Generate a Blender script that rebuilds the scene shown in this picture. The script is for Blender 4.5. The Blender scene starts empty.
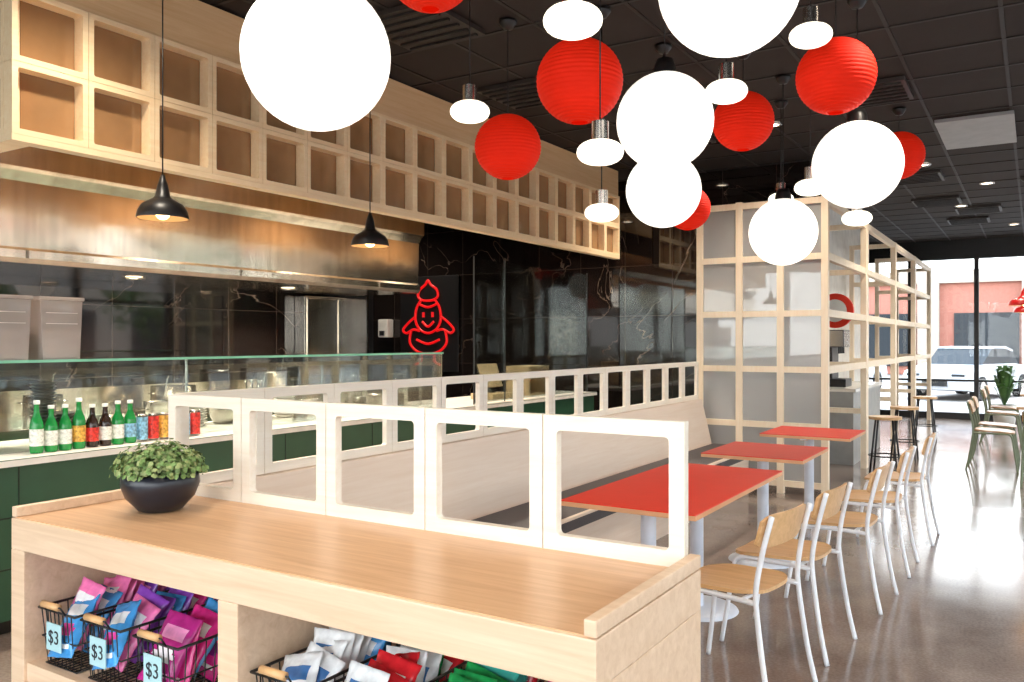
import bpy, bmesh, math, random
from mathutils import Vector, Matrix
random.seed(7)
C = bpy.context
col = C.scene.collection

# ------------------------------------------------------------------ materials
def lin(c):
    out = []
    for v in c[:3]:
        v = v / 255.0
        out.append(v / 12.92 if v <= 0.04045 else ((v + 0.055) / 1.055) ** 2.4)
    return (out[0], out[1], out[2], 1.0)

def newmat(name):
    m = bpy.data.materials.new(name)
    m.use_nodes = True
    nt = m.node_tree
    b = nt.nodes["Principled BSDF"]
    return m, nt, b

def plain(name, c, rough=0.5, metal=0.0, emis=None, es=0.0, bump=0.0, var=0.04, scale=8.0, spec=None, sample=True):
    m, nt, b = newmat(name)
    N, L = nt.nodes, nt.links
    tc = N.new("ShaderNodeTexCoord"); no = N.new("ShaderNodeTexNoise")
    no.inputs["Scale"].default_value = scale; no.inputs["Detail"].default_value = 4
    L.new(tc.outputs["Object"], no.inputs["Vector"])
    cr = N.new("ShaderNodeValToRGB")
    a = lin(c)
    cr.color_ramp.elements[0].color = tuple(max(0, v * (1 - var * 2)) for v in a[:3]) + (1,)
    cr.color_ramp.elements[1].color = tuple(min(1, v * (1 + var * 2)) for v in a[:3]) + (1,)
    cr.color_ramp.elements[0].position = .3; cr.color_ramp.elements[1].position = .7
    L.new(no.outputs["Fac"], cr.inputs["Fac"]); L.new(cr.outputs["Color"], b.inputs["Base Color"])
    b.inputs["Roughness"].default_value = rough; b.inputs["Metallic"].default_value = metal
    if spec is not None: b.inputs["Specular IOR Level"].default_value = spec
    if emis:
        b.inputs["Emission Color"].default_value = lin(emis); b.inputs["Emission Strength"].default_value = es
    if not sample:
        m.cycles.emission_sampling = 'NONE'
    if bump:
        bp = N.new("ShaderNodeBump"); bp.inputs["Strength"].default_value = bump; bp.inputs["Distance"].default_value = .01
        L.new(no.outputs["Fac"], bp.inputs["Height"]); L.new(bp.outputs["Normal"], b.inputs["Normal"])
    return m

def wood(name, c1, c2, axis="X", rough=0.4, sc=1.0):
    m, nt, b = newmat(name)
    N, L = nt.nodes, nt.links
    tc = N.new("ShaderNodeTexCoord"); mp = N.new("ShaderNodeMapping")
    s = {"X": (1.2, 22, 22), "Y": (22, 1.2, 22), "Z": (22, 22, 1.2)}[axis]
    mp.inputs["Scale"].default_value = tuple(v * sc for v in s)
    L.new(tc.outputs["Object"], mp.inputs["Vector"])
    n1 = N.new("ShaderNodeTexNoise"); n1.inputs["Scale"].default_value = 1.6; n1.inputs["Detail"].default_value = 8
    n1.inputs["Roughness"].default_value = .65; n1.inputs["Distortion"].default_value = .6
    L.new(mp.outputs[0], n1.inputs["Vector"])
    cr = N.new("ShaderNodeValToRGB")
    cr.color_ramp.elements[0].position = .32; cr.color_ramp.elements[1].position = .7
    cr.color_ramp.elements[0].color = lin(c2); cr.color_ramp.elements[1].color = lin(c1)
    L.new(n1.outputs["Fac"], cr.inputs["Fac"]); L.new(cr.outputs["Color"], b.inputs["Base Color"])
    b.inputs["Roughness"].default_value = rough
    return m

def glass(name, tint=(235, 245, 240), refl=1.0, haze=0.0, hcol=(225, 228, 228)):
    m, nt, b = newmat(name)
    N, L = nt.nodes, nt.links
    N.remove(b)
    out = [n for n in N if n.type == 'OUTPUT_MATERIAL'][0]
    tr = N.new("ShaderNodeBsdfTransparent"); tr.inputs[0].default_value = lin(tint)
    gl = N.new("ShaderNodeBsdfGlossy"); gl.inputs["Roughness"].default_value = .02
    fr = N.new("ShaderNodeFresnel"); fr.inputs["IOR"].default_value = 1.45
    mu = N.new("ShaderNodeMath"); mu.operation = 'MULTIPLY'; mu.inputs[1].default_value = refl
    L.new(fr.outputs[0], mu.inputs[0])
    mx = N.new("ShaderNodeMixShader"); L.new(mu.outputs[0], mx.inputs[0])
    if haze > 0:
        df = N.new("ShaderNodeBsdfDiffuse"); df.inputs[0].default_value = lin(hcol)
        m2 = N.new("ShaderNodeMixShader"); m2.inputs[0].default_value = haze
        L.new(tr.outputs[0], m2.inputs[1]); L.new(df.outputs[0], m2.inputs[2]); L.new(m2.outputs[0], mx.inputs[1])
    else:
        L.new(tr.outputs[0], mx.inputs[1])
    L.new(gl.outputs[0], mx.inputs[2]); L.new(mx.outputs[0], out.inputs[0])
    return m

def marble(name, swap):
    m, nt, b = newmat(name)
    N, L = nt.nodes, nt.links
    tc = N.new("ShaderNodeTexCoord")
    n0 = N.new("ShaderNodeTexNoise"); n0.inputs["Scale"].default_value = .8; n0.inputs["Detail"].default_value = 5
    n0.inputs["Distortion"].default_value = 1.3
    L.new(tc.outputs["Object"], n0.inputs["Vector"])
    cr = N.new("ShaderNodeValToRGB"); e = cr.color_ramp.elements
    e[0].position = .496; e[0].color = lin((24, 18, 16)); e[1].position = .5; e[1].color = lin((120, 104, 92))
    x = e.new(.504); x.color = lin((27, 20, 18))
    L.new(n0.outputs["Fac"], cr.inputs["Fac"])
    n1 = N.new("ShaderNodeTexNoise"); n1.inputs["Scale"].default_value = 1.7; L.new(tc.outputs["Object"], n1.inputs["Vector"])
    c1 = N.new("ShaderNodeValToRGB"); c1.color_ramp.elements[0].position = .44; c1.color_ramp.elements[1].position = .64
    L.new(n1.outputs["Fac"], c1.inputs["Fac"])
    mx = N.new("ShaderNodeMixRGB"); mx.inputs[1].default_value = lin((25, 19, 17))
    L.new(c1.outputs["Color"], mx.inputs[0]); L.new(cr.outputs["Color"], mx.inputs[2])
    sp = N.new("ShaderNodeSeparateXYZ"); L.new(tc.outputs["Object"], sp.inputs[0])
    cb = N.new("ShaderNodeCombineXYZ")
    L.new(sp.outputs["Y" if swap else "X"], cb.inputs[0]); L.new(sp.outputs["Z"], cb.inputs[1])
    br = N.new("ShaderNodeTexBrick"); br.offset = 0.0
    br.inputs["Scale"].default_value = 1; br.inputs["Brick Width"].default_value = .6; br.inputs["Row Height"].default_value = .6
    br.inputs["Mortar Size"].default_value = .003; br.inputs["Mortar Smooth"].default_value = 0
    L.new(cb.outputs[0], br.inputs["Vector"])
    m2 = N.new("ShaderNodeMixRGB"); L.new(br.outputs["Fac"], m2.inputs[0]); L.new(mx.outputs[0], m2.inputs[1])
    m2.inputs[2].default_value = lin((60, 52, 47))
    L.new(m2.outputs[0], b.inputs["Base Color"])
    b.inputs["Roughness"].default_value = .04
    b.inputs["Specular IOR Level"].default_value = .9
    return m

def concrete(name):
    m, nt, b = newmat(name)
    N, L = nt.nodes, nt.links
    tc = N.new("ShaderNodeTexCoord")
    n0 = N.new("ShaderNodeTexNoise"); n0.inputs["Scale"].default_value = 1.1; n0.inputs["Detail"].default_value = 8; n0.inputs["Roughness"].default_value = .62
    n1 = N.new("ShaderNodeTexNoise"); n1.inputs["Scale"].default_value = 70; n1.inputs["Detail"].default_value = 3
    L.new(tc.outputs["Object"], n0.inputs["Vector"]); L.new(tc.outputs["Object"], n1.inputs["Vector"])
    cr = N.new("ShaderNodeValToRGB"); e = cr.color_ramp.elements
    e[0].position = .3; e[0].color = lin((118, 101, 92)); e[1].position = .7; e[1].color = lin((166, 150, 140))
    L.new(n0.outputs["Fac"], cr.inputs["Fac"])
    c2 = N.new("ShaderNodeValToRGB"); c2.color_ramp.elements[0].position = .4; c2.color_ramp.elements[0].color = (.8, .78, .77, 1)
    c2.color_ramp.elements[1].position = .62; c2.color_ramp.elements[1].color = (1, 1, 1, 1)
    L.new(n1.outputs["Fac"], c2.inputs["Fac"])
    mx = N.new("ShaderNodeMixRGB"); mx.blend_type = 'MULTIPLY'; mx.inputs[0].default_value = 1
    L.new(cr.outputs[0], mx.inputs[1]); L.new(c2.outputs[0], mx.inputs[2]); L.new(mx.outputs[0], b.inputs["Base Color"])
    rr = N.new("ShaderNodeMapRange"); rr.inputs["To Min"].default_value = .08; rr.inputs["To Max"].default_value = .2
    L.new(n0.outputs["Fac"], rr.inputs["Value"]); L.new(rr.outputs[0], b.inputs["Roughness"])
    b.inputs["Specular IOR Level"].default_value = .85
    return m

def steel(name, c=(238, 228, 214), rough=.17):
    m, nt, b = newmat(name)
    N, L = nt.nodes, nt.links
    tc = N.new("ShaderNodeTexCoord"); mp = N.new("ShaderNodeMapping"); mp.inputs["Scale"].default_value = (6, 6, .3)
    n0 = N.new("ShaderNodeTexNoise"); n0.inputs["Scale"].default_value = 3; n0.inputs["Detail"].default_value = 6
    L.new(tc.outputs["Object"], mp.inputs[0]); L.new(mp.outputs[0], n0.inputs["Vector"])
    cr = N.new("ShaderNodeValToRGB"); e = cr.color_ramp.elements
    e[0].position = .3; e[1].position = .7
    e[0].color = lin(tuple(v * .9 for v in c)); e[1].color = lin(c)
    L.new(n0.outputs["Fac"], cr.inputs[0]); L.new(cr.outputs[0], b.inputs["Base Color"])
    b.inputs["Metallic"].default_value = 1; b.inputs["Roughness"].default_value = rough
    bp = N.new("ShaderNodeBump"); bp.inputs["Strength"].default_value = .22; bp.inputs["Distance"].default_value = .04
    n2 = N.new("ShaderNodeTexNoise"); n2.inputs["Scale"].default_value = 1.8; L.new(tc.outputs["Object"], n2.inputs["Vector"])
    L.new(n2.outputs[0], bp.inputs["Height"]); L.new(bp.outputs[0], b.inputs["Normal"])
    return m

M = {}
M['floor'] = concrete("polished_concrete")
M['ceil'] = plain("ceiling_dark", (42, 33, 29), .85)
M['grid'] = plain("ceiling_tbar", (34, 27, 24), .6)
M['vent'] = plain("vent_metal", (52, 44, 40), .5)
M['ventlight'] = plain("vent_panel_grey", (160, 160, 158), .5)
M['black'] = plain("black_metal", (22, 21, 22), .4)
M['marY'] = marble("black_marble_side", True)
M['marX'] = marble("black_marble_cross", False)
M['white'] = plain("white_paint", (232, 230, 224), .6)
M['whitetop'] = plain("white_quartz", (238, 234, 226), .25)
M['ply'] = wood("pale_plywood", (242, 234, 222), (234, 222, 204), "X", .45)
M['plyY'] = wood("pale_plywood_long", (242, 234, 222), (234, 222, 204), "Y", .45)
M['plyedge'] = plain("plywood_edge", (214, 160, 118), .5)
M['lat'] = wood("lattice_maple", (250, 226, 188), (242, 210, 164), "Y", .45)
M['fascia'] = wood("fascia_maple", (234, 200, 156), (220, 180, 130), "Y", .45)
M['latpane'] = plain("lattice_brown_pane", (160, 122, 84), .07, spec=.9)
M['oak'] = wood("oak_top", (226, 184, 144), (200, 154, 112), "X", .33)
M['oakf'] = wood("oak_front", (232, 204, 176), (214, 182, 150), "X", .42)
M['seatw'] = wood("chair_oak", (228, 184, 134), (202, 156, 104), "X", .35)
M['post'] = wood("screen_post_ash", (248, 232, 208), (240, 218, 188), "Z", .45)
M['cream'] = wood("bench_cream_ply", (236, 216, 198), (228, 204, 182), "Y", .45)
M['dark'] = plain("bench_charcoal", (72, 66, 68), .55, bump=.1, scale=60)
M['red'] = plain("table_red_laminate", (226, 54, 32), .42, var=.01, spec=.35)
M['framew'] = plain("powdercoat_white", (232, 234, 240), .3)
M['tableb'] = plain("table_base_white", (214, 222, 236), .3)
M['green'] = plain("counter_green", (42, 82, 60), .35)
M['greenL'] = plain("counter_green_joint", (18, 38, 28), .5)
M['steel'] = steel("brushed_steel")
M['steeld'] = steel("brushed_steel_dark", (150, 138, 126), .18)
M['chrome'] = plain("satin_nickel", (190, 186, 180), .25, 1.0)
M['glass'] = glass("clear_glass", (243, 249, 246), .7)
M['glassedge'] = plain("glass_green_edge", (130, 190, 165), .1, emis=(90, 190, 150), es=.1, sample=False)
M['pane'] = glass("screen_translucent_pane", (225, 225, 225), 1.8, haze=.38, hcol=(240, 240, 238))
M['win'] = glass("window_glass", (250, 252, 252), .6)
M['tub'] = glass("cloudy_plastic", (240, 236, 234), .9, haze=.32, hcol=(240, 228, 222))
M['globe'] = plain("opal_globe", (255, 255, 252), .35, emis=(255, 248, 236), es=.8, var=0)
M['disc'] = plain("opal_disc", (255, 255, 250), .3, emis=(255, 244, 222), es=1.2, var=0)
M['lantern'] = plain("red_paper_lantern", (226, 36, 14), .7, emis=(255, 44, 8), es=.14, var=.02, sample=False, spec=.2)
M['neon'] = plain("red_neon", (200, 22, 26), .3, emis=(255, 16, 22), es=.36, var=0, sample=False)
M['bulb'] = plain("warm_bulb", (255, 220, 160), .3, emis=(255, 214, 150), es=8, var=0, sample=False)
M['can'] = plain("can_light_lens", (255, 240, 220), .3, emis=(255, 236, 208), es=8, var=0, sample=False)
M['bowl'] = plain("navy_ceramic", (28, 30, 40), .3)
M['leaf'] = plain("succulent_leaf", (104, 134, 74), .5, var=.25, scale=30)
M['leaf2'] = plain("succulent_leaf_grey", (142, 156, 100), .5, var=.2, scale=30)
M['soil'] = plain("soil", (50, 38, 30), .9)
M['gg'] = plain("green_bottle_glass", (30, 140, 64), .08)
M['gk'] = plain("brown_bottle_glass", (44, 28, 20), .08)
M['label'] = plain("bottle_label", (225, 230, 220), .5, var=.15, scale=80)
M['labelr'] = plain("red_label", (214, 50, 40), .4, var=.3, scale=60)
M['labelb'] = plain("blue_label", (130, 180, 210), .4, var=.3, scale=60)
M['labely'] = plain("yellow_label", (234, 165, 70), .4, var=.3, scale=60)
M['tag'] = plain("tag_card_blue", (170, 206, 212), .6, var=.02)
M['ink'] = plain("tag_ink", (35, 40, 48), .6)
M['plate'] = plain("stoneware_plate", (80, 76, 74), .3)
M['platew'] = plain("white_plate", (220, 212, 206), .3)
M['tan'] = plain("cardboard_tan", (206, 178, 140), .7)
M['hill'] = plain("outside_asphalt", (138, 132, 128), .9)
M['bldg'] = plain("outside_stucco_pink", (158, 104, 90), .9)
M['bldg2'] = plain("outside_stucco_cream", (160, 148, 136), .9)
M['carw'] = plain("car_white_paint", (172, 174, 178), .2)
M['tyre'] = plain("tyre_rubber", (14, 14, 14), .8)
M['dglass'] = plain("dark_glass", (48, 52, 56), .2, spec=.1)
M['bark'] = plain("bark", (50, 40, 32), .9)
M['tleaf'] = plain("tree_leaf", (76, 100, 50), .7, var=.3, scale=3)
M['pleaf'] = plain("house_plant_leaf", (80, 120, 60), .5, var=.3, scale=3)
foils = [((226, 48, 140), (248, 240, 244), (140, 40, 130)), ((130, 66, 172), (244, 130, 200), (244, 240, 248)),
         ((70, 150, 214), (244, 248, 252), (226, 70, 160)), ((244, 120, 178), (250, 244, 248), (180, 50, 140)),
         ((176, 40, 124), (240, 150, 196), (244, 236, 244)), ((30, 150, 76), (240, 244, 240), (215, 40, 40)),
         ((218, 36, 46), (248, 244, 238), (250, 210, 90)), ((236, 238, 240), (70, 120, 180), (120, 130, 140)),
         ((60, 175, 160), (244, 250, 248), (30, 110, 90))]
BAG = [[plain("snack_foil_%s%d" % ("abcdefghi"[i], k), c, .22, var=.08, scale=30) for k, c in enumerate(f)] for i, f in enumerate(foils)]

# ------------------------------------------------------------------ builder
class MB:
    def __init__(s):
        s.bm = bmesh.new(); s.mats = []; s.M = Matrix.Identity(4)
    def mi(s, m):
        if m not in s.mats: s.mats.append(m)
        return s.mats.index(m)
    def add(s, verts, faces, mat, smooth=False):
        i = s.mi(mat)
        vs = [s.bm.verts.new(s.M @ Vector(v)) for v in verts]
        fs = []
        for f in faces:
            try:
                fc = s.bm.faces.new([vs[k] for k in f]); fc.material_index = i; fc.smooth = smooth; fs.append(fc)
            except ValueError:
                pass
        return vs, fs
    def box(s, x0, x1, y0, y1, z0, z1, mat, bev=0.0):
        v = [(x0, y0, z0), (x1, y0, z0), (x1, y1, z0), (x0, y1, z0), (x0, y0, z1), (x1, y0, z1), (x1, y1, z1), (x0, y1, z1)]
        f = [(0, 3, 2, 1), (4, 5, 6, 7), (0, 1, 5, 4), (1, 2, 6, 5), (2, 3, 7, 6), (3, 0, 4, 7)]
        vs, fs = s.add(v, f, mat)
        if bev > 0:
            es = list({e for fc in fs for e in fc.edges})
            bmesh.ops.bevel(s.bm, geom=es, offset=bev, segments=2, profile=.6, affect='EDGES')
    def prism(s, poly, a0, a1, mat, axis='Y', smooth=False):
        n = len(poly)
        def P(p, a):
            if axis == 'Y': return (p[0], a, p[1])
            if axis == 'X': return (a, p[0], p[1])
            return (p[0], p[1], a)
        v = [P(p, a0) for p in poly] + [P(p, a1) for p in poly]
        f = [tuple(range(n)), tuple(range(2 * n - 1, n - 1, -1))]
        f += [(i, (i + 1) % n, n + (i + 1) % n, n + i) for i in range(n)]
        s.add(v, f, mat)
    def lathe(s, prof, c, mat, seg=32, smooth=True):
        runs, cur = [], []
        for p in prof:
            if p is None:
                runs.append(cur); cur = []
            else: cur.append(p)
        runs.append(cur)
        for pr in runs:
            v, f = [], []
            for (r, z) in pr:
                for k in range(seg):
                    a = 2 * math.pi * k / seg
                    v.append((c[0] + max(r, 1e-5) * math.cos(a), c[1] + max(r, 1e-5) * math.sin(a), c[2] + z))
            for i in range(len(pr) - 1):
                for k in range(seg):
                    k2 = (k + 1) % seg
                    f.append((i * seg + k, i * seg + k2, (i + 1) * seg + k2, (i + 1) * seg + k))
            s.add(v, f, mat, smooth)
    def cyl(s, c, r, h, mat, seg=24, r2=None):
        r2 = r if r2 is None else r2
        s.lathe([(0, 0), (r, 0), None, (r, 0), (r2, h), None, (r2, h), (0, h)], c, mat, seg)
    def sphere(s, c, r, mat, seg=32, sz=1.0, n=16):
        s.lathe([(r * math.sin(math.pi * i / n), -r * sz * math.cos(math.pi * i / n)) for i in range(n + 1)], c, mat, seg)
    def tube(s, pts, r, mat, seg=8, closed=False, sm=0):
        P = [Vector(p) for p in pts]
        if sm:
            Q = []; n = len(P)
            rng = range(n if closed else n - 1)
            for i in rng:
                g = (lambda k: P[k % n]) if closed else (lambda k: P[min(max(k, 0), n - 1)])
                p0, p1, p2, p3 = g(i - 1), g(i), g(i + 1), g(i + 2)
                for j in range(sm):
                    t = j / sm
                    Q.append(.5 * ((2 * p1) + (-p0 + p2) * t + (2 * p0 - 5 * p1 + 4 * p2 - p3) * t * t + (-p0 + 3 * p1 - 3 * p2 + p3) * t ** 3))
            if not closed: Q.append(P[-1])
            P = Q
        n = len(P); v, f = [], []
        nrm = None
        for i in range(n):
            if closed: t = (P[(i + 1) % n] - P[i - 1])
            else: t = P[min(i + 1, n - 1)] - P[max(i - 1, 0)]
            t.normalize()
            if nrm is None:
                nrm = t.orthogonal().normalized()
            nrm = (nrm - t * nrm.dot(t))
            if nrm.length < 1e-5: nrm = t.orthogonal()
            nrm.normalize(); b = t.cross(nrm)
            for k in range(seg):
                a = 2 * math.pi * k / seg
                v.append(P[i] + (nrm * math.cos(a) + b * math.sin(a)) * r)
        m = n if closed else n - 1
        for i in range(m):
            j = (i + 1) % n
            for k in range(seg):
                k2 = (k + 1) % seg
                f.append((i * seg + k, i * seg + k2, j * seg + k2, j * seg + k))
        if not closed:
            f.append(tuple(range(seg - 1, -1, -1))); f.append(tuple((n - 1) * seg + k for k in range(seg)))
        s.add(v, f, mat, True)
    def frame(s, u0, u1, z0, z1, bw, w0, w1, mat, plane='X', rad=.02, bz=None):
        """plywood panel with rounded opening; plane 'X': runs along X, thickness along Y (w0..w1); 'Y': runs along Y"""
        bz = bz or bw
        iu0, iu1, iz0, iz1 = u0 + bw, u1 - bw, z0 + bz, z1 - bz
        inner = []
        for (cx, cz, a0) in [(iu1 - rad, iz1 - rad, 0), (iu0 + rad, iz1 - rad, 90),
                             (iu0 + rad, iz0 + rad, 180), (iu1 - rad, iz0 + rad, 270)]:
            for k in range(4):
                a = math.radians(a0 + 30 * k)
                inner.append((cx + rad * math.cos(a), cz + rad * math.sin(a)))
        def P(p, w): return (p[0], w, p[1]) if plane == 'X' else (w, p[0], p[1])
        n = 16
        oc = [(u1, z1), (u0, z1), (u0, z0), (u1, z0)]
        v = [P(p, w0) for p in inner] + [P(p, w1) for p in inner] + [P(p, w0) for p in oc] + [P(p, w1) for p in oc]
        f = []
        for i in range(n):
            j = (i + 1) % n; a, b2 = i // 4, j // 4
            if a == b2:
                f += [(i, j, 32 + a), (16 + i, 16 + j, 36 + a)]
            else:
                f += [(i, j, 32 + b2, 32 + a), (16 + i, 16 + j, 36 + b2, 36 + a)]
            f.append((i, j, 16 + j, 16 + i))
        for a in range(4):
            b2 = (a + 1) % 4
            f.append((32 + a, 32 + b2, 36 + b2, 36 + a))
        s.add(v, f, mat)
    def obj(s, name, loc=(0, 0, 0), rz=0, parent=None):
        bmesh.ops.recalc_face_normals(s.bm, faces=s.bm.faces[:])
        me = bpy.data.meshes.new(name); s.bm.to_mesh(me); s.bm.free()
        for m in s.mats: me.materials.append(m)
        o = bpy.data.objects.new(name, me); col.objects.link(o)
        o.location = loc; o.rotation_euler = (0, 0, rz)
        if parent: o.parent = parent
        return o
def dup(o, loc, rz=0):
    n = bpy.data.objects.new(o.name.split('.')[0], o.data); col.objects.link(n)
    n.location = loc; n.rotation_euler = (0, 0, rz); return n

CZ = 3.45
# ------------------------------------------------------------------ room shell
b = MB(); b.box(-8.4, 3.4, -3.2, 18.4, -.1, 0, M['floor']); b.obj("floor")
b = MB(); b.box(-8.4, 3.4, -3.2, 18.4, CZ, CZ + .1, M['ceil']); b.obj("ceiling")
b = MB()
x = -8.1
while x < 3.1:
    b.box(x - .012, x + .012, -3, 18.2, CZ - .006, CZ, M['grid']); x += .61
y = -2.9
while y < 18.1:
    b.box(-8.1, 3.1, y - .012, y + .012, CZ - .008, CZ, M['grid']); y += .61
b.obj("trim_ceiling_grid")
b = MB(); b.box(-6.8, -6.6, -3, 7.4, 0, CZ, M['marY']); b.obj("wall_kitchen")
b = MB(); b.box(-8.4, -8.2, -3, 18.2, 0, CZ, M['black']); b.obj("wall_left")
b = MB(); b.box(-8.2, -1.93, 9.3, 9.45, 0, CZ - .02, M['marX']); b.obj("wall_marble")
b = MB(); b.box(-2.45, -2.35, 9.46, 15, 0, CZ - .02, M['white']); b.obj("wall_white")
b = MB()  # unseen wall behind the camera, opened up to let in extra light
b.box(-8.4, 3.4, -3.2, -3.0, 0, .12, M['black']); b.box(-8.4, 3.4, -3.2, -3.0, 3.1, CZ, M['black'])
for xx in (-8.35, -6.6, -4.9, -3.3, -1.7, -.1, 1.5, 3.35): b.box(xx - .05, xx + .05, -3.18, -3.02, .12, 3.1, M['black'])
b.obj("wall_front")
b = MB(); b.box(-8.3, 3.3, -3.115, -3.105, .12, 3.1, M['win']); b.obj("added_light_window")  # glazing of the added openings that brighten the shelf front from behind
b = MB(); x0, x1 = 3.2, 3.4
b.box(x0, x1, -3, 18.2, 0, .25, M['white']); b.box(x0, x1, -3, 18.2, 3.05, CZ, M['black'])
ys = [-3 + i * 2.12 for i in range(11)]
for yy in ys: b.box(x0, x1, max(-3, yy - .05), min(18.2, yy + .05), .25, 3.05, M['black'])
b.box(x0 + .05, x1 - .05, -3, 18.2, 2.3, 2.36, M['black'])
b.obj("wall_right")
b = MB(); b.box(3.29, 3.3, -2.9, 18.1, .25, 3.05, M['win']); b.obj("window_1")
b = MB()
b.box(-8.4, 3.4, 18.2, 18.4, 0, .12, M['black']); b.box(-8.4, 3.4, 18.2, 18.4, 3.08, CZ, M['black'])
b.box(-8.4, -3.2, 18.2, 18.4, .12, 3.08, M['white'])
for xx in (-3.15, -2.1, -.95, .2, 1.35, 2.5, 3.35): b.box(xx - .04, xx + .04, 18.22, 18.36, .12, 3.08, M['black'])
b.box(-3.2, 3.4, 18.24, 18.34, .72, .76, M['black'])
b.obj("wall_far")
b = MB(); b.box(-3.15, 3.3, 18.285, 18.295, .12, 3.08, M['win']); b.obj("window_2")

def vent(X, Y, w, h, mat, slats=6, name="ceiling_vent"):
    b = MB()
    b.box(-w / 2, w / 2, -h / 2, h / 2, -.03, 0, mat)
    for i in range(slats):
        yy = -h / 2 + h * (i + .5) / slats
        b.box(-w / 2 + .03, w / 2 - .03, yy - .012, yy + .012, -.045, -.028, M['grid'])
    b.obj(name, (X, Y, CZ - .009))
vent(-.45, 8.8, .6, 1.2, M['ventlight'], 0, "ceiling_light_panel")
for (X, Y) in [(-3.2, 4.05), (-3.35, 5.6), (-1.15, 12.9), (-.9, 15.2), (-1.1, 7.0), (-2.9, 7.6), (-1.2, 10.9), (-.7, 14.0)]:
    vent(X, Y, .58, .58, M['vent'])
def can(X, Y, power=22, z=None):
    b = MB()
    b.lathe([(.085, 0), (.085, -.012), (.065, -.012), None, (.065, -.012), (.06, -.004)], (0, 0, 0), M['chrome'])
    b.lathe([(0, -.005), (.062, -.005)], (0, 0, 0), M['can'])
    o = b.obj("recessed_light", (X, Y, (CZ - .009) if z is None else z))
    ld = bpy.data.lights.new("downlight", 'SPOT'); ld.energy = power; ld.color = (1, .88, .72); ld.spot_size = 2.4; ld.spot_blend = .8
    ld.shadow_soft_size = .06
    lo = bpy.data.objects.new("downlight", ld); col.objects.link(lo); lo.parent = o; lo.location = (0, 0, -.03)
for (X, Y) in [(-1.05, 10.2), (-.5, 11.8), (-.9, 13.6), (-.3, 16.2), (-3.3, 8.4), (-3.4, 2.2), (-.3, 4.6), (-7.4, 8.3), (-.2, 1.0), (-2.2, .4), (-2.0, 7.6)]:
    can(X, Y, 80)
for (X, Y) in [(-4.75, 2.9), (-4.75, 4.6), (-4.75, 6.3), (-4.75, 8.0)]: can(X, Y, 170, 3.143)
for Y in (2.4, 4.0, 5.6): can(-6.0, Y, 130, 1.998)

# ------------------------------------------------------------------ merchandise shelf
SX0, SX1, SY0, SY1 = -2.95, -.745, 1.51, 2.13
b = MB()
b.box(SX0, SX1, SY0, SY1, .795, .9, M['oakf'], .004)
b.box(SX0 + .01, SX1 - .01, SY0 + .01, SY1 - .01, .9, .903, M['oak'])
b.box(SX0, SX0 + .08, SY0, SY1, 0, .795, M['oakf'], .003)
b.box(SX1 - .08, SX1, SY0, SY1, 0, .795, M['oakf'], .003)
b.box(-1.89, -1.81, SY0, SY1, 0, .795, M['oakf'], .003)
b.box(SX0 + .08, SX1 - .08, SY1 - .03, SY1, 0, .795, M['oakf'])
b.box(SX0 + .08, SX1 - .08, SY0 + .01, SY1 - .03, .36, .42, M['oakf'])
b.box(SX0 + .08, SX1 - .08, SY0 + .01, SY1 - .03, .06, .1, M['oakf'])
b.box(SX1 - .03, SX1, SY0 + .002, SY1, .903, .938, M['oakf'], .004)
b.box(SX0, SX0 + .03, SY0 + .002, SY1, .903, .938, M['oakf'], .004)
b.obj("merchandise_shelf")

def panel_run(name, plane, a0, n, w, z0, h, t0, t1, mat):
    b = MB()
    for i in range(n):
        b.frame(a0 + i * w + .0018, a0 + (i + 1) * w - .0018, z0, z0 + h, .043, t0, t1, mat, plane, .012)
    return b.obj(name)
panel_run("booth_partition", 'X', SX0 + .031, 5, (SX1 - SX0 - .062) / 5, .903, .385, SY1 - .035, SY1 - .005, M['ply'])
panel_run("booth_partition", 'Y', 2.16, 14, .44, .903, .385, -2.965, -2.935, M['plyY'])

# ------------------------------------------------------------------ bench
b = MB()
b.prism([(-2.99, 0), (-2.99, .9), (-2.90, .9), (-2.80, .47), (-2.80, 0)], 2.17, 8.32, M['cream'])
b.box(-2.795, -2.32, 2.17, 8.32, .36, .46, M['dark'], .02)
b.box(-2.795, -2.42, 2.17, 8.32, 0, .355, M['cream'])
b.obj("booth_bench")

# ------------------------------------------------------------------ tables
def table(name, X0, X1, Y0, Y1, bases):
    b = MB()
    b.box(X0, X1, Y0, Y1, .728, .7495, M['plyedge'], .002)
    b.box(X0 + .0005, X1 - .0005, Y0 + .0005, Y1 - .0005, .7497, .755, M['red'])
    for (x, y) in bases:
        b.lathe([(0, .022), (.2, .02), (.225, .008), (.23, 0)], (x, y, .001), M['tableb'], 40)
        b.cyl((x, y, .02), .038, .68, M['tableb'])
        b.box(x - .2, x + .2, y - .03, y + .03, .7, .728, M['tableb'], .003)
        b.box(x - .03, x + .03, y - .2, y + .2, .7, .728, M['tableb'], .003)
    b.obj(name)
table("dining_table", -1.89, -1.23, 3.45, 4.9, [(-1.61, 3.84), (-1.61, 4.53)])
table("dining_table", -1.89, -1.23, 5.4, 6.15, [(-1.58, 5.77)])
table("dining_table", -1.89, -1.2, 6.8, 7.5, [(-1.58, 7.15)])

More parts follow.
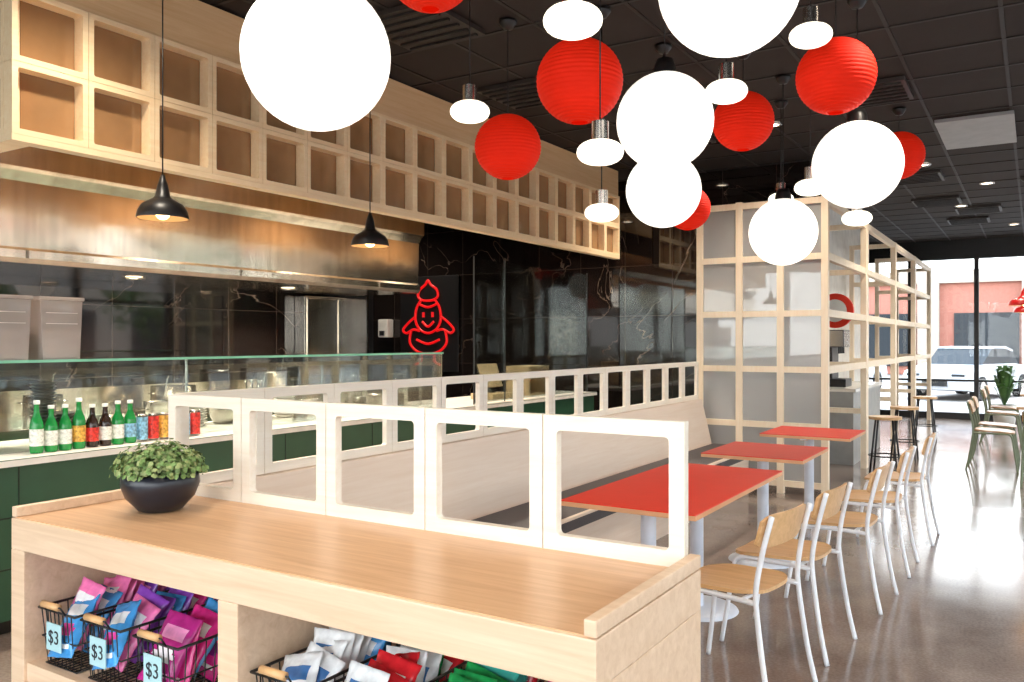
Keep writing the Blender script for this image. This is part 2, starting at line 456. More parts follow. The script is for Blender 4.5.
# ------------------------------------------------------------------ chairs
def chair(framemat, seatmat, name="dining_chair"):
    b = MB()
    nx, ny = 14, 14
    verts, faces = [], []
    def outline(u, v):
        x = u * math.sqrt(1 - .32 * v ** 6); y = v * math.sqrt(1 - .32 * u ** 6)
        return x * .205, y * .2
    for k, dz in ((0, .012), (1, -.004)):
        for i in range(nx + 1):
            for j in range(ny + 1):
                u, v = -1 + 2 * i / nx, -1 + 2 * j / ny
                x, y = outline(u, v)
                z = .452 + dz - .010 * (1 - v * v) + (.008 * u if u > 0 else -.012 * u * u)
                verts.append((x, y, z))
    S = (nx + 1) * (ny + 1)
    id = lambda k, i, j: k * S + i * (ny + 1) + j
    for i in range(nx):
        for j in range(ny):
            faces.append((id(0, i, j), id(0, i + 1, j), id(0, i + 1, j + 1), id(0, i, j + 1)))
            faces.append((id(1, i, j), id(1, i, j + 1), id(1, i + 1, j + 1), id(1, i + 1, j)))
    for i in range(nx):
        for j in (0, ny): faces.append((id(0, i, j), id(0, i + 1, j), id(1, i + 1, j), id(1, i, j)))
    for j in range(ny):
        for i in (0, nx): faces.append((id(0, i, j), id(0, i, j + 1), id(1, i, j + 1), id(1, i, j)))
    b.add(verts, faces, seatmat)
    verts, faces = [], []
    n, mz = 16, 6
    for k, dx in ((0, -.006), (1, .006)):
        for i in range(n + 1):
            v = -1 + 2 * i / n
            hh = .072 * (1 - abs(v) ** 8 * .35)
            for j in range(mz + 1):
                w = -1 + 2 * j / mz
                z = .722 + w * hh
                x = .236 + (z - .712) * .26 - .03 * (v * v) + .018 + dx
                verts.append((x, v * .215, z))
    S2 = (n + 1) * (mz + 1); id2 = lambda k, i, j: k * S2 + i * (mz + 1) + j
    for i in range(n):
        for j in range(mz):
            faces.append((id2(0, i, j), id2(0, i + 1, j), id2(0, i + 1, j + 1), id2(0, i, j + 1)))
            faces.append((id2(1, i, j), id2(1, i, j + 1), id2(1, i + 1, j + 1), id2(1, i + 1, j)))
        for j in (0, mz): faces.append((id2(0, i, j), id2(0, i + 1, j), id2(1, i + 1, j), id2(1, i, j)))
    for j in range(mz):
        for i in (0, n): faces.append((id2(0, i, j), id2(0, i, j + 1), id2(1, i, j + 1), id2(1, i, j)))
    b.add(verts, faces, seatmat)
    for sg in (-1, 1):
        b.tube([(.285, sg * .222, 0), (.25, sg * .215, .16), (.215, sg * .207, .40), (.212, sg * .203, .50), (.235, sg * .195, .64), (.272, sg * .19, .79)], .0115, framemat, 10, sm=5)
        b.tube([(-.235, sg * .215, 0), (-.205, sg * .205, .2), (-.18, sg * .195, .38), (-.15, sg * .19, .426), (-.08, sg * .19, .432), (.08, sg * .195, .432), (.214, sg * .205, .43)], .0115, framemat, 10, sm=5)
    b.tube([(-.12, -.19, .43), (-.12, .19, .43)], .009, framemat)
    b.tube([(.14, -.19, .43), (.14, .19, .43)], .009, framemat)
    return b.obj(name)
ch = chair(M['framew'], M['seatw'])
ch.location = (-1.135, 3.65, 0); ch.rotation_euler = (0, 0, math.radians(-10))
dup(ch, (-1.075, 4.3, 0), math.radians(-6))
dup(ch, (-.99, 5.2, 0), math.radians(-3))
dup(ch, (-.96, 6.05, 0), 0)
dup(ch, (-.92, 7.05, 0), 0)
M['olive'] = plain("powdercoat_olive", (118, 128, 100), .4)
M['seatw2'] = wood("chair_walnutish", (206, 164, 118), (172, 130, 88), "X", .35)
c2 = chair(M['olive'], M['seatw2'])
c2.location = (-.4, 11.3, 0); c2.rotation_euler = (0, 0, math.pi)
for (x, y, r) in [(-.4, 12.1, 180), (.8, 11.7, 0), (-.4, 14.2, 180), (.8, 14.2, 0), (.1, 10.3, -90), (-.4, 15.3, 180)]:
    dup(c2, (x, y, 0), math.radians(r))
def table2(X, Y, l):
    b = MB()
    b.box(-.38, .38, -l / 2, l / 2, .72, .75, M['seatw2'], .004)
    for yy in (-l / 4, l / 4):
        b.cyl((0, yy, .02), .035, .7, M['black'])
        b.box(-.28, .28, yy - .03, yy + .03, 0, .03, M['black'], .003); b.box(-.03, .03, yy - .28, yy + .28, 0, .03, M['black'], .003)
    b.obj("wooden_dining_table", (X, Y, 0))
table2(.2, 11.9, 1.6); table2(.2, 14.7, 1.8)

# ------------------------------------------------------------------ service counter
b = MB()
b.box(-5.2, -4.42, -2.5, 8.9, .08, .86, M['green'])
b.box(-5.15, -4.48, -2.5, 8.9, 0, .08, M['black'])
b.box(-5.25, -4.38, -2.5, 8.9, .86, .9, M['whitetop'], .004)
for z in (.34, .6): b.box(-4.421, -4.417, -2.5, 8.9, z - .004, z + .004, M['greenL'])
y = -2.2
while y < 8.8:
    b.box(-4.421, -4.417, y - .003, y + .003, .08, .86, M['greenL']); y += .9
b.obj("service_counter")
GZ = 1.385
b = MB()
b.box(-4.635, -4.625, -1.5, 6.2, .902, GZ, M['glass'])
b.box(-4.88, -4.62, -1.5, 6.2, GZ, GZ + .01, M['glass'])
b.box(-4.62, -4.616, -1.5, 6.2, GZ - .003, GZ + .012, M['glassedge'])
y = -1.45
while y < 6.25:
    b.cyl((-4.862, y, .901), .01, GZ - .901, M['chrome'], 12); y += 1.27
b.obj("sneeze_guard")
b = MB()
for y in (6.5, 7.04, 8.85):
    b.cyl((-4.485, y, .901), .007, 1.4, M['black'], 10)
b.box(-4.489, -4.481, 7.05, 8.84, .91, 2.28, M['glass']); b.box(-4.489, -4.481, 6.51, 7.03, .91, 2.28, M['glass'])
b.obj("glass_screen")

def bottle(X, Y, gm, lm, h=.23, r=.032, z=.901):
    b = MB()
    b.lathe([(0, 0), (r * .9, 0), (r, .01), (r, h * .52), (r * .85, h * .62), (r * .42, h * .76), (r * .38, h * .93), (r * .45, h * .94), (r * .45, h), (0, h)], (0, 0, 0), gm, 20)
    b.lathe([(r * 1.02, h * .14), (r * 1.02, h * .46)], (0, 0, 0), lm, 20)
    b.lathe([(r * .47, h * .93), (r * .47, h * 1.005), (0, h * 1.005)], (0, 0, 0), M['label'], 16)
    b.obj("glass_bottle", (X, Y, z))
def sodacan(X, Y, m, z=.901, h=.122):
    b = MB(); r = .033
    b.lathe([(0, 0), (r * .75, 0), (r * .8, .004), (r, .012)], (0, 0, 0), M['chrome'], 20)
    b.lathe([(r, .012), (r, h - .014)], (0, 0, 0), m, 20)
    b.lathe([(r, h - .014), (r * .82, h - .003), (r * .82, h), (r * .78, h - .004), (0, h - .004)], (0, 0, 0), M['chrome'], 20)
    b.obj("soda_can", (X, Y, z))
yy = 2.45
for i, (g, l) in enumerate([('gg', 'label'), ('gg', 'label'), ('gg', 'label'), ('gg', 'labely'), ('gk', 'labelr'), ('gk', 'label'), ('gg', 'label'), ('gg', 'labelb')]):
    bottle(-4.53, yy, M[g], M[l], (.25 if g == 'gg' else .24) + (.03 if i in (0, 3) else 0), .034); yy += .078
for m in ('labelb', 'labelr', 'labely', 'labelr', 'labelb', 'labelr'):
    sodacan(-4.53, yy, M[m], h=.16); yy += .074
def tub(X, Y):
    b = MB()
    b.prism([(-.105, 0), (.105, 0), (.12, .33), (-.12, .33)], -.11, .11, M['tub'], 'X')
    b.box(-.12, .12, -.128, .128, .331, .352, M['tub'], .006)
    b.prism([(-.098, .01), (.098, .01), (.104, .16), (-.104, .16)], -.1, .1, M['platew'], 'X')
    for z in (.2, .26): b.box(.111, .113, -.09, .09, z, z + .004, M['platew'])
    b.obj("storage_tub", (X, Y, GZ + .0105))
tub(-4.75, 2.36); tub(-4.75, 2.65); tub(-4.75, 2.07)
def plates(X, Y, n, r=.07, m='plate', z=.901):
    b = MB()
    for i in range(n):
        b.lathe([(0, i * .018), (r * .6, i * .018), (r, i * .018 + .02), (r * .96, i * .018 + .021), (r * .55, i * .018 + .006), (0, i * .018 + .006)], (0, 0, 0), M[m], 24)
    b.obj("plate_stack", (X, Y, z))
plates(-4.74, 2.6, 20, .07); plates(-5.02, 2.4, 14, .09, 'platew'); plates(-5.02, 2.85, 9, .1)
def bowl(X, Y, r, h, z=.901):
    b = MB()
    b.lathe([(0, 0), (r * .6, 0), (r * .85, h * .4), (r, h), (r * 1.06, h), (r * .95, h - .004), (r * .8, h * .42), (0, .01)], (0, 0, 0), M['chrome'], 28)
    b.obj("metal_bowl", (X, Y, z))
def pot(X, Y, r, h, z=.901):
    b = MB()
    b.lathe([(0, 0), (r, 0), None, (r, 0), (r, h), (r * 1.03, h), (r * .97, h), (r * .97, .01), (0, .01)], (0, 0, 0), M['chrome'], 28)
    for sg in (-1, 1): b.tube([(-.03, sg * r * .98, h * .75), (-.025, sg * (r + .035), h * .75), (.025, sg * (r + .035), h * .75), (.03, sg * r * .98, h * .75)], .005, M['chrome'])
    b.tube([(r * .3, 0, .02), (r * .8, .02, h + .15), (r * .9, .03, h + .17)], .005, M['chrome'])
    b.obj("stock_pot", (X, Y, z))
yy = 3.25
for i in range(11):
    if i % 3 == 1: pot(-5.03, yy, .09, .17 + .07 * random.random())
    elif i % 3 == 0: bowl(-5.03, yy, .13, .12)
    else: plates(-5.02, yy, 11, .09, 'platew')
    yy += .28
for y in (4.1, 4.55, 5.2, 5.7):
    b = MB()
    b.lathe([(0, 0), (.05, 0), None, (.05, 0), (.055, .14), (.05, .14), (.045, .01), (0, .01)], (0, 0, 0), M['chrome'], 20)
    for k in range(7):
        a = k * .9; b.tube([(0, 0, .02), (.045 * math.cos(a), .045 * math.sin(a), .2), (.06 * math.cos(a), .06 * math.sin(a), .3)], .004, M['chrome'])
        b.sphere((.062 * math.cos(a), .062 * math.sin(a), .31), .014, M['chrome'], 10, .6, 6)
    b.obj("utensil_holder", (-4.74, y, .901))
b = MB(); b.box(-.14, .14, -.2, .2, 0, .06, M['tan'], .005)
b.prism([(-.02, .06), (.02, .06), (-.02, .2), (-.06, .2)], -.04, .04, M['chrome'], 'Y')
b.prism([(.0, .12), (.02, .12), (-.06, .36), (-.08, .36)], -.17, .17, M['tan'], 'Y'); b.obj("register_stand", (-4.8, 7.3, .901), 0)
b = MB(); b.box(-.15, .15, -.22, .22, 0, .02, M['tan']); b.box(-.15, .15, -.22, -.2, .02, .3, M['tan']); b.box(-.15, .15, .2, .22, .02, .3, M['tan']); b.box(-.15, .15, -.22, .22, .3, .32, M['tan']); b.box(-.15, -.13, -.2, .2, .02, .3, M['tan'])
b.obj("counter_display_box", (-4.85, 8.1, .901))

# rear cooking line
b = MB()
b.box(-6.55, -5.85, -2, 7.2, .08, .86, M['steel']); b.box(-6.57, -5.82, -2, 7.2, .86, .9, M['steel'], .004)
b.box(-6.59, -6.57, -2, 7.2, .86, 1.12, M['steel'])
for i in range(8): b.box(-5.85, -5.835, -1.9 + i * 1.13, -.85 + i * 1.13, .15, .8, M['steeld'], .004)
b.obj("kitchen_worktop")
for y, r, h in [(2.6, .16, .25), (3.4, .13, .2), (4.5, .18, .22), (5.6, .15, .3), (6.5, .15, .2)]:
    pot(-6.2, y, r, h)
b = MB(); b.box(-6.595, -6.45, 6.25, 7.2, 1.13, 1.97, M['steel'], .004)
b.box(-6.45, -6.44, 6.28, 6.7, 1.15, 1.95, M['steel'], .003); b.box(-6.45, -6.44, 6.74, 7.17, 1.15, 1.95, M['steel'], .003)
b.obj("stainless_cabinet")
b = MB()
b.prism([(-6.58, 2.0), (-5.5, 2.0), (-5.47, 2.03), (-5.47, 2.08), (-5.5, 2.1), (-5.49, 2.52), (-5.45, 2.58), (-5.42, 2.6), (-5.42, 2.88), (-6.58, 2.88)], -2.5, 6.94, M['steel'])
for y in (-.5, 1.2, 2.9, 4.6, 6.3): b.box(-5.47, -5.462, y - .006, y + .006, 2.03, 2.08, M['steeld'])
b.obj("range_hood")
b = MB(); b.box(-6.58, -5.55, -2.5, 6.94, 2.89, CZ - .02, M['ceil']); b.obj("hood_soffit")
b = MB(); b.box(-.09, .09, -.07, .07, 0, .26, M['white'], .02); b.box(-.05, .05, -.09, -.07, .02, .1, M['black'], .005)
b.obj("soap_dispenser", (-7.9, 9.225, 1.55))

# neon sign
b = MB(); b.box(-.5, .5, .012, .035, -.66, .66, M['black'], .004)
def nt(pts, closed=False, r=.018, sm=6): b.tube([(x, 0, z) for x, z in pts], r, M['neon'], 8, closed, sm)
nt([(0, .6), (-.05, .54), (-.15, .47), (-.17, .38), (-.1, .33), (0, .32), (.1, .33), (.17, .38), (.15, .47), (.05, .54)], True)
nt([(-.12, .33), (-.2, .22), (-.22, .05), (-.14, -.08), (0, -.13), (.14, -.08), (.22, .05), (.2, .22), (.12, .33)])
nt([(-.17, .28), (0, .23), (.17, .28)])
nt([(-.08, .16), (-.08, .09)], r=.02); nt([(.08, .16), (.08, .09)], r=.02)
nt([(-.1, .03), (0, -.04), (.1, .03)])
nt([(-.22, .1), (-.34, .02), (-.44, -.08), (-.38, -.13), (-.26, -.08), (-.15, -.1)])
nt([(.22, .1), (.34, .02), (.44, -.08), (.38, -.13), (.26, -.08), (.15, -.1)])
nt([(-.3, -.1), (-.32, -.26), (-.2, -.38), (0, -.42), (.2, -.38), (.32, -.26), (.3, -.1)])
nt([(-.2, -.22), (0, -.28), (.2, -.22)])
nt([(-.12, -.4), (-.12, -.52), (-.22, -.57)]); nt([(.12, -.4), (.12, -.52), (.22, -.57)])
b.obj("neon_sign", (-7.15, 9.24, 1.74))

# ------------------------------------------------------------------ bulkhead lattice
LX0, LX1 = -4.075, -4.0
b = MB(); w = .37
for i in range(18):
    for z in (2.46, 2.80):
        b.frame(2.05 + i * w + .0015, 2.05 + (i + 1) * w - .0015, z + .001, z + .339, .027, LX0, LX1, M['lat'], 'Y', .01)
for i in range(3):
    for z in (2.46, 2.80):
        b.frame(LX0 - (i + 1) * w, LX0 - i * w, z + .001, z + .339, .027, 2.05, 2.125, M['lat'], 'X', .01)
b.box(LX0, LX1, 2.05, 8.71, 2.43, 2.46, M['lat'])
b.box(LX0 - 3 * w, LX0, 2.05, 2.17, 2.43, 2.46, M['lat'])
b.obj("bulkhead_lattice")
b = MB()
b.box(LX0 - .025, LX0 - .004, 2.13, 8.71, 2.465, 3.14, M['latpane'])
b.box(LX0 - 3 * w, LX0 - .03, 2.13, 2.15, 2.465, 3.14, M['latpane'])
b.obj("lattice_backing")
b = MB(); b.box(-5.22, LX1 - .02, 2.07, 8.71, 3.145, CZ - .02, M['fascia']); b.obj("bulkhead_fascia")

# ------------------------------------------------------------------ wood screen
b = MB(); Yc = 8.42; p = .033
cols = [-2.95, -2.54, -2.13, -1.71]; rows = [.1, .67, 1.22, 1.77, 2.32, 2.86]
for x in cols: b.box(x - p, x + p, Yc - p, Yc + p, 0, 2.9, M['post'], .003)
for z in rows:
    for i in range(3): b.box(cols[i] + p, cols[i + 1] - p, Yc - p + .003, Yc + p - .003, z - .03, z + .03, M['post'])
for i in range(3):
    for j in range(5):
        b.box(cols[i] + p, cols[i + 1] - p, Yc - .004, Yc + .004, rows[j] + .03, rows[j + 1] - .03, M['pane'])
ysp = [8.42, 10.6, 13.0, 15.3, 17.7]
for y in ysp[1:]:
    b.box(-1.71 - p, -1.71 + p, y - .075, y + .075, 0, 2.9, M['post'], .003)
    b.box(-2.3, -1.745, y - p, y + p, 2.83, 2.89, M['post'])
    b.box(-2.3, -2.24, y - p, y + p, 0, 2.83, M['post'])
    for z in rows[1:-1]: b.box(-2.24, -1.745, y - .03, y + .03, z - .03, z + .03, M['post'])
for i in range(4):
    for z in rows[2:]:
        b.box(-1.71 - .028, -1.71 + .028, ysp[i] + p, ysp[i + 1] - p, z - .036, z + .036, M['post'])
b.obj("wood_lattice_screen")
b = MB()
b.box(-2.34, -1.86, 10.75, 12.8, 0, .88, M['ventlight']); b.box(-2.34, -1.83, 10.72, 12.83, .88, .92, M['whitetop'], .003)
b.obj("drink_station")
b = MB(); b.box(-.14, .14, -.2, .2, 0, .1, M['black'], .005); b.box(-.14, -.02, -.2, .2, .1, .5, M['black'], .01); b.box(-.14, .12, -.2, .2, .5, .72, M['chrome'], .01)
for i in range(4): b.cyl((.05, -.15 + i * .1, .42), .012, .08, M['black'], 10)
b.obj("soda_dispenser", (-2.15, 11.3, .921))
b = MB(); b.M = Matrix.Rotation(math.pi / 2, 4, 'X')
b.lathe([(0, -.03), (.2, -.03), None, (.2, -.03), (.2, .03), None, (.2, .03), (0, .03)], (0, 0, 0), M['red'], 40)
for s_ in (1, -1): b.lathe([(.0, s_ * .032), (.13, s_ * .032)], (0, 0, 0), M['white'], 40)
b.M = Matrix.Identity(4)
b.box(-.39, -.19, -.01, .01, -.015, .015, M['black'])
b.obj("round_blade_sign", (-1.96, 10.2, 1.85))
def stool(X, Y):
    b = MB()
    b.cyl((0, 0, .64), .17, .03, M['seatw'], 28)
    for a in (45, 135, 225, 315):
        c, s_ = math.cos(math.radians(a)), math.sin(math.radians(a))
        b.tube([(.12 * c, .12 * s_, .64), (.2 * c, .2 * s_, 0)], .011, M['black'])
    b.tube([(.17 * math.cos(t * math.pi / 8), .17 * math.sin(t * math.pi / 8), .24) for t in range(16)], .008, M['black'], closed=True)
    b.obj("bar_stool", (X, Y, 0))
stool(-1.4, 10.0); stool(-1.4, 11.6); stool(-1.4, 13.9)

# ------------------------------------------------------------------ pendants
def cord(b, z0, z1, r=.0035): b.tube([(0, 0, z0), (0, 0, z1)], r, M['black'], 6)
def canopy(b, zt):
    b.lathe([(0, zt), (.055, zt), (.055, zt - .015), (.03, zt - .05), (0, zt - .055)], (0, 0, 0), M['black'], 20)
TOP = CZ - .009
def globe(X, Y, z, r=.245):
    b = MB(); zt = TOP - z
    b.sphere((0, 0, 0), r, M['globe'], 48, n=24)
    b.lathe([(0, r + .07), (.04, r + .07), (.055, r + .03), (.06, r - .014)], (0, 0, 0), M['black'], 24)
    cord(b, r + .06, zt - .04); canopy(b, zt)
    b.obj("globe_pendant_lamp", (X, Y, z))
for g in [(-2.03, 2.02, 2.45), (-.90, 2.86, 2.74), (-1.60, 4.03, 2.62), (-2.07, 5.19, 2.49), (-.857, 5.07, 2.50), (-1.57, 6.27, 2.30)]:
    globe(*g)
def lantern(X, Y, z, r=.2):
    b = MB(); zt = TOP - z
    n = 104; pr = []
    for i in range(n + 1):
        t = math.pi * (.06 + .88 * i / n)
        rr = r * (1 + .012 * math.cos(i * 2 * math.pi / 4))
        pr.append((rr * math.sin(t), -rr * .97 * math.cos(t)))
    b.lathe(pr, (0, 0, 0), M['lantern'], 36)
    b.lathe([(.035, r * .94), (.042, r * .94), (.042, r * .98)], (0, 0, 0), M['black'], 20)
    cord(b, r * .3, zt - .03, .003)
    b.tube([(-.04, 0, r * .95), (.04, 0, r * .95)], .003, M['black'], 6)
    canopy(b, zt)
    b.obj("paper_lantern", (X, Y, z))
for g in [(-1.80, 3.475, 2.71), (-2.71, 4.29, 2.675), (-.888, 4.63, 2.89), (-1.657, 5.57, 2.97), (-.965, 7.65, 3.05), (-2.27, 2.95, 3.16), (-2.64, 7.2, 2.69)]:
    lantern(*g)
def disc(X, Y, z, r=.1):
    b = MB(); zt = TOP - z
    n = 12
    b.lathe([(r * max(0, math.sin(math.pi * i / n)) ** .75, -.052 * math.cos(math.pi * i / n)) for i in range(n + 1)], (0, 0, 0), M['disc'], 32)
    b.lathe([(.036, .045), (.036, .13), None, (.036, .13), (0, .134)], (0, 0, 0), M['chrome'], 24)
    cord(b, .13, zt - .04); canopy(b, zt)
    b.obj("disc_pendant_lamp", (X, Y, z))
for g in [(-1.31, 2.48, 2.57), (-2.405, 3.45, 2.65), (-1.565, 3.21, 2.30), (-2.15, 4.43, 2.25), (-1.25, 3.93, 2.69), (-.91, 4.15, 2.96),
          (-1.23, 5.60, 2.49), (-1.047, 6.185, 2.35), (-1.75, 6.92, 2.65)]:
    disc(*g)
def conelamp(X, Y, z, m, r=.125):
    b = MB(); zt = TOP - z
    b.lathe([(r, 0), (r, .012), (r * .95, .04), (r * .8, .07), (r * .5, .092), (r * .3, .11), (r * .2, .17), (.01, .22), (0, .225)], (0, 0, 0), m, 36)
    b.lathe([(r * .98, .001), (r * .92, .036), (r * .76, .064), (0, .085)], (0, 0, 0), M['tan'], 36)
    b.sphere((0, 0, .03), .036, M['bulb'], 16, n=10)
    cord(b, .21, zt - .04); canopy(b, zt)
    b.obj("cone_pendant_lamp", (X, Y, z))
conelamp(-3.75, 2.66, 2.12, M['black']); conelamp(-3.75, 4.22, 2.13, M['black'])
M['redm'] = plain("red_enamel", (206, 30, 30), .3)
conelamp(-.1, 11.6, 1.92, M['redm'], .17); conelamp(-.1, 14.4, 1.92, M['redm'], .17)

# ------------------------------------------------------------------ plant
b = MB()
b.lathe([(0, 0), (.06, 0), (.075, .006), (.115, .05), (.132, .095), (.128, .13), (.12, .135), (.115, .125), (0, .118)], (0, 0, 0), M['bowl'], 40)
b.lathe([(0, .122), (.115, .122)], (0, 0, 0), M['soil'], 24)
for i in range(1100):
    a = random.random() * 2 * math.pi; e = math.asin(random.random() ** .8); R = random.uniform(.72, 1.06)
    bx = .155 * R * math.cos(e) * math.cos(a); by = .155 * R * math.cos(e) * math.sin(a); bz = .13 + .10 * R * math.sin(e) * (1 + .15 * math.sin(5 * a))
    n = Vector((math.cos(e) * math.cos(a) + random.uniform(-.6, .6), math.cos(e) * math.sin(a) + random.uniform(-.6, .6), math.sin(e) + random.uniform(-.2, .8))).normalized()
    u = n.orthogonal().normalized(); u = Matrix.Rotation(random.random() * 6.28, 3, n) @ u; v = n.cross(u); s_ = random.uniform(.007, .0125)
    P0 = Vector((bx, by, bz)); vs = [P0 + (u * math.cos(k * math.pi / 3) + v * math.sin(k * math.pi / 3) * .8) * s_ + n * (.003 if k % 2 else 0) for k in range(6)]
    b.add(vs, [(0, 1, 2, 3, 4, 5)], M['leaf'] if random.random() < .6 else M['leaf2'])
for i in range(60):
    a = random.random() * 6.28; rr = random.uniform(.05, .13)
    b.tube([(rr * .4 * math.cos(a), rr * .4 * math.sin(a), .12), (rr * math.cos(a), rr * math.sin(a), random.uniform(.15, .2))], .0018, M['leaf'], 4)
b.obj("potted_succulent", (-2.62, 1.85, .9035))

# ------------------------------------------------------------------ baskets and snacks
def basket(X, tag=True):
    w2, y0, y1, h = .105, 0, .44, .19
    b = MB(); r = .0028
    def rect(z, ins, rr): b.tube([(-w2 + ins, y0 + ins, z), (w2 - ins, y0 + ins, z), (w2 - ins, y1 - ins, z), (-w2 + ins, y1 - ins, z)], rr, M['black'], 6, True)
    rect(h, 0, .0045); rect(h * .5, .008, r); rect(.004, .016, r)
    for k in range(8):
        xx = -w2 + .02 + k * (2 * w2 - .04) / 7
        b.tube([(xx, y0, h), (xx * .88, y0 + .016, .004), (xx * .88, y1 - .016, .004), (xx, y1, h)], r * .8, M['black'], 5)
    for k in range(12):
        yy = .03 + k * .38 / 11
        b.tube([(-w2, yy, h), (-w2 + .016, yy, .004), (w2 - .016, yy, .004), (w2, yy, h)], r * .8, M['black'], 5)
    b.tube([(-.055, -.002, h), (-.055, -.018, h + .026), (.055, -.018, h + .026), (.055, -.002, h)], .003, M['black'], 6)
    b.tube([(-.045, -.018, h + .026), (.045, -.018, h + .026)], .0115, M['seatw'], 12)
    if tag: b.box(-.042, .042, -.009, -.006, .065, .155, M['tag'])
    o = b.obj("wire_basket", (X, 1.535, .421))
    if tag:
        t = bpy.data.curves.new("price_text", 'FONT'); t.body = "$3"; t.size = .062; t.align_x = 'CENTER'; t.extrude = .0005
        t.materials.append(M['ink'])
        to = bpy.data.objects.new("price_text", t); col.objects.link(to); to.parent = o
        to.location = (0, -.0098, .09); to.rotation_euler = (math.pi / 2, 0, 0)
    return o
def bags(par, cols_):
    b = MB()
    for i in range(9):
        b.M = (Matrix.Translation((random.uniform(-.012, .012), .055 + i * .04, .125 + random.uniform(0, .035)))
               @ Matrix.Rotation(random.uniform(-.3, .3), 4, 'Y') @ Matrix.Rotation(random.uniform(-.65, -.3), 4, 'X') @ Matrix.Rotation(random.uniform(-.15, .15), 4, 'Z'))
        W, H, T = .07, .105, .02; n, m = 12, 16; verts, faces, tags = [], [], []
        ms = BAG[random.choice(cols_)]
        for k in (1, -1):
            for p_ in range(n + 1):
                for q in range(m + 1):
                    u, v = -1 + 2 * p_ / n, -1 + 2 * q / m
                    t = T * (1 - u ** 4) * (1 - min(1, abs(v) / .88) ** 4) + .0008
                    wr = .0025 * math.sin(9 * u + 3 * v + i) + .0015 * math.sin(17 * v + 5 * u)
                    verts.append((u * W * (1 - .06 * (1 - v * v)), k * t + wr, v * H))
        S = (n + 1) * (m + 1); I = lambda k, p_, q: k * S + p_ * (m + 1) + q
        for k in (0, 1):
            for p_ in range(n):
                for q in range(m):
                    u, v = -1 + 2 * (p_ + .5) / n, -1 + 2 * (q + .5) / m
                    faces.append((I(k, p_, q), I(k, p_ + 1, q), I(k, p_ + 1, q + 1), I(k, p_, q + 1)))
                    tg = 0
                    if .25 < v < .62 and abs(u) < .75: tg = 1
                    elif -.45 < v < .05 and (u * u / .4 + (v + .2) ** 2 / .05) < 1: tg = 2
                    elif -.7 < v < -.6 and abs(u) < .6: tg = 1
                    tags.append(tg)
        for p_ in range(n):
            for q in (0, m): faces.append((I(0, p_, q), I(0, p_ + 1, q), I(1, p_ + 1, q), I(1, p_, q)))
        for q in range(m):
            for p_ in (0, n): faces.append((I(0, p_, q), I(0, p_, q + 1), I(1, p_, q + 1), I(1, p_, q)))
        _, fs = b.add(verts, faces, ms[0], True)
        for fc, tg in zip(fs, tags):
            if tg: fc.material_index = b.mi(ms[tg])
    b.obj("snack_bags", (0, 0, .003), 0, par)
for X, cs in [(-2.72, [2, 3, 1]), (-2.475, [0, 2, 1, 3]), (-2.2, [0, 3, 4, 2, 0]), (-1.68, [7, 7, 2]), (-1.44, [5, 6, 7]), (-1.2, [5, 6, 8]), (-.96, [8, 6, 0])]:
    bags(basket(X), cs)

# ------------------------------------------------------------------ outdoors
b = MB(); b.box(-60, 60, -60, 90, -.16, -.12, M['hill']); b.obj("ground_outside")
b = MB()
b.box(-22, 14, 44, 54, -.1, 4.2, M['bldg']); b.box(-22.2, 14.2, 43.8, 54.2, 4.2, 4.8, M['bldg2'])
for i in range(8): b.box(-20 + i * 4.2, -17.4 + i * 4.2, 43.9, 44.05, .3, 2.8, M['dglass'])
for i in range(9): b.box(-21.5 + i * 4.2, -20.6 + i * 4.2, 43.5, 44, -.1, 4.2, M['bldg2'])
b.obj("outside_building")
b = MB()
b.box(26, 34, -20, 40, -.1, 4.5, M['bldg2'])
for i in range(10): b.box(25.9, 26.05, -18 + i * 5.5, -14.5 + i * 5.5, .3, 3, M['dglass'])
b.obj("outside_building")
def car(X, Y, rz):
    b = MB()
    prof = [(-2.2, .35), (-2.25, .6), (-2.15, .85), (-1.5, .92), (-.9, .98), (.9, .98), (1.5, .9), (2.1, .78), (2.25, .6), (2.2, .3), (1.75, .25), (-1.75, .25)]
    b.prism(prof, -.88, .88, M['carw'])
    b.prism([(-1.55, .9), (-1.05, 1.35), (-.5, 1.46), (.3, 1.44), (1.05, .95)], -.74, .74, M['dglass'])
    b.prism([(-1.05, 1.36), (-.5, 1.47), (.3, 1.45), (.38, 1.41), (-.5, 1.41), (-1.0, 1.32)], -.76, .76, M['carw'])
    for yy in (-.6, .6): b.box(2.12, 2.2, yy - .18, yy + .18, .62, .74, M['dglass'], .01)
    b.box(2.2, 2.24, -.35, .35, .38, .56, M['tyre'], .01)
    for xx in (-1.4, 1.4):
        for yy in (-.8, .8):
            b.M = Matrix.Translation((xx, yy, .33)) @ Matrix.Rotation(math.pi / 2, 4, 'X')
            b.cyl((0, 0, -.11), .33, .22, M['tyre'], 28); b.cyl((0, 0, -.12), .19, .24, M['chrome'], 20)
            b.M = Matrix.Identity(4)
    b.obj("parked_car", (X, Y, -.12), rz)
car(-1.6, 27.5, -1.9); car(-5.5, 28, -1.8); car(10, 8, 1.57); car(10.5, 2, 1.57)
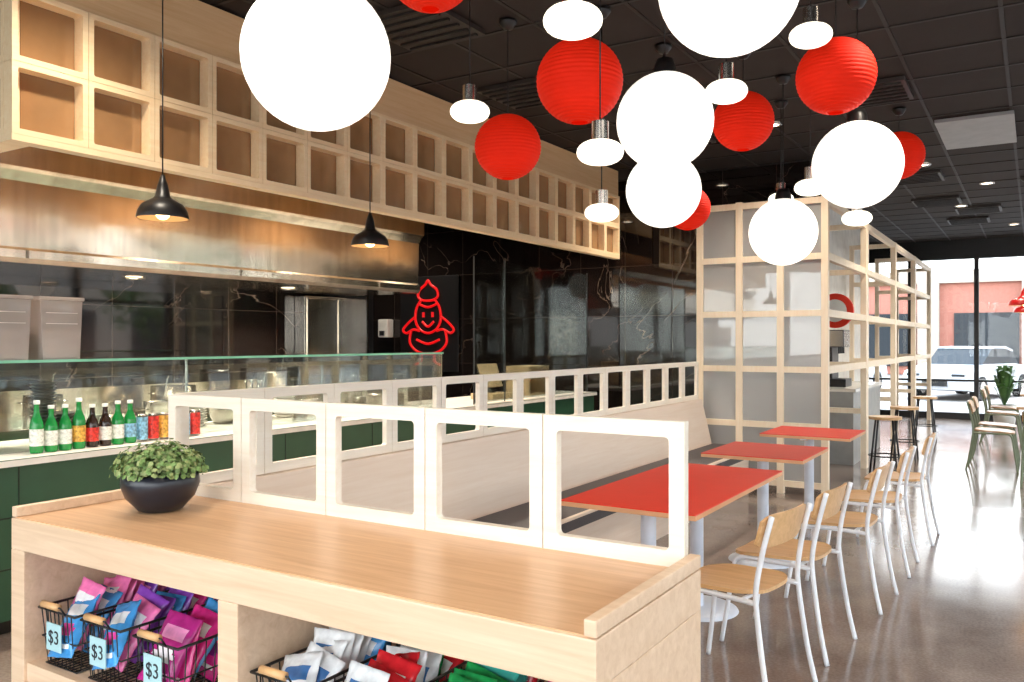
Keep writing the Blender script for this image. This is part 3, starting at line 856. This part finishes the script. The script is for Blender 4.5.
def tree(X, Y, h=5, R=1.8):
    b = MB()
    b.tube([(0, 0, 0), (.1, 0, h * .3), (0, .1, h * .6)], .12, M['bark'], 8, sm=3)
    for i in range(1500):
        d = Vector((random.gauss(0, 1), random.gauss(0, 1), random.gauss(0, .8))).normalized() * R * random.uniform(.5, 1.05)
        P0 = Vector((0, 0, h * .72)) + d; n = Vector((random.uniform(-1, 1), random.uniform(-1, 1), random.uniform(-1, 1))).normalized()
        u = n.orthogonal().normalized(); v = n.cross(u); s_ = random.uniform(.08, .17)
        b.add([P0 + u * s_, P0 + v * s_ * .6, P0 - u * s_, P0 - v * s_ * .6], [(0, 1, 2, 3)], M['tleaf'])
    b.obj("tree", (X, Y, -.12))
tree(3.5, 34, 6, 2.2); tree(-8, 34, 5, 2); tree(13, 12, 5, 2); tree(14, 4, 6, 2.4); tree(13, -4, 5, 2); tree(12, 18, 5, 2.1)
b = MB(); b.lathe([(0, 0), (.15, 0), (.2, .4), (.18, .4), (.17, .36), (0, .36)], (0, 0, 0), M['white'], 28)
for i in range(60):
    a = random.random() * 6.28; l = random.uniform(.4, .9); rr = random.uniform(.15, .5)
    P1 = Vector((rr * .4 * math.cos(a), rr * .4 * math.sin(a), .36 + l * .8)); P2 = Vector((rr * math.cos(a), rr * math.sin(a), .36 + l * .75)); P0 = Vector((0, 0, .36))
    sd = Vector((-math.sin(a), math.cos(a), 0)) * .035
    b.add([P0 - sd * .3, P0 + sd * .3, P1 + sd, P1 - sd, P2], [(0, 1, 2, 3), (3, 2, 4)], M['pleaf'])
b.obj("potted_plant", (-.45, 16.8, 0))

# ------------------------------------------------------------------ light
w = bpy.data.worlds.new("world"); C.scene.world = w; w.use_nodes = True
bg = w.node_tree.nodes["Background"]
N, L = w.node_tree.nodes, w.node_tree.links
tc = N.new("ShaderNodeTexCoord"); sp = N.new("ShaderNodeSeparateXYZ"); cr = N.new("ShaderNodeValToRGB")
L.new(tc.outputs["Generated"], sp.inputs[0]); L.new(sp.outputs["Z"], cr.inputs[0])
cr.color_ramp.elements[0].color = (1, .99, .975, 1); cr.color_ramp.elements[1].color = (.62, .78, 1, 1)
L.new(cr.outputs[0], bg.inputs[0]); bg.inputs[1].default_value = 5.4
sd = bpy.data.lights.new("sun", 'SUN'); sd.energy = 4.0; sd.angle = .01; sd.color = (1, .95, .86)
so = bpy.data.objects.new("sun", sd); col.objects.link(so)
so.rotation_euler = Vector((-.45, -.5, -1.0)).to_track_quat('-Z', 'Y').to_euler()

cam = bpy.data.cameras.new("camera"); co = bpy.data.objects.new("camera", cam); col.objects.link(co)
cam.lens = 29.43; cam.sensor_width = 36; cam.clip_start = .05; cam.clip_end = 300
co.location = (0, 0, 1.5); co.rotation_euler = (math.radians(90), 0, math.radians(32))
C.scene.camera = co
C.scene.view_settings.view_transform = 'Standard'
C.scene.view_settings.exposure = 0.52
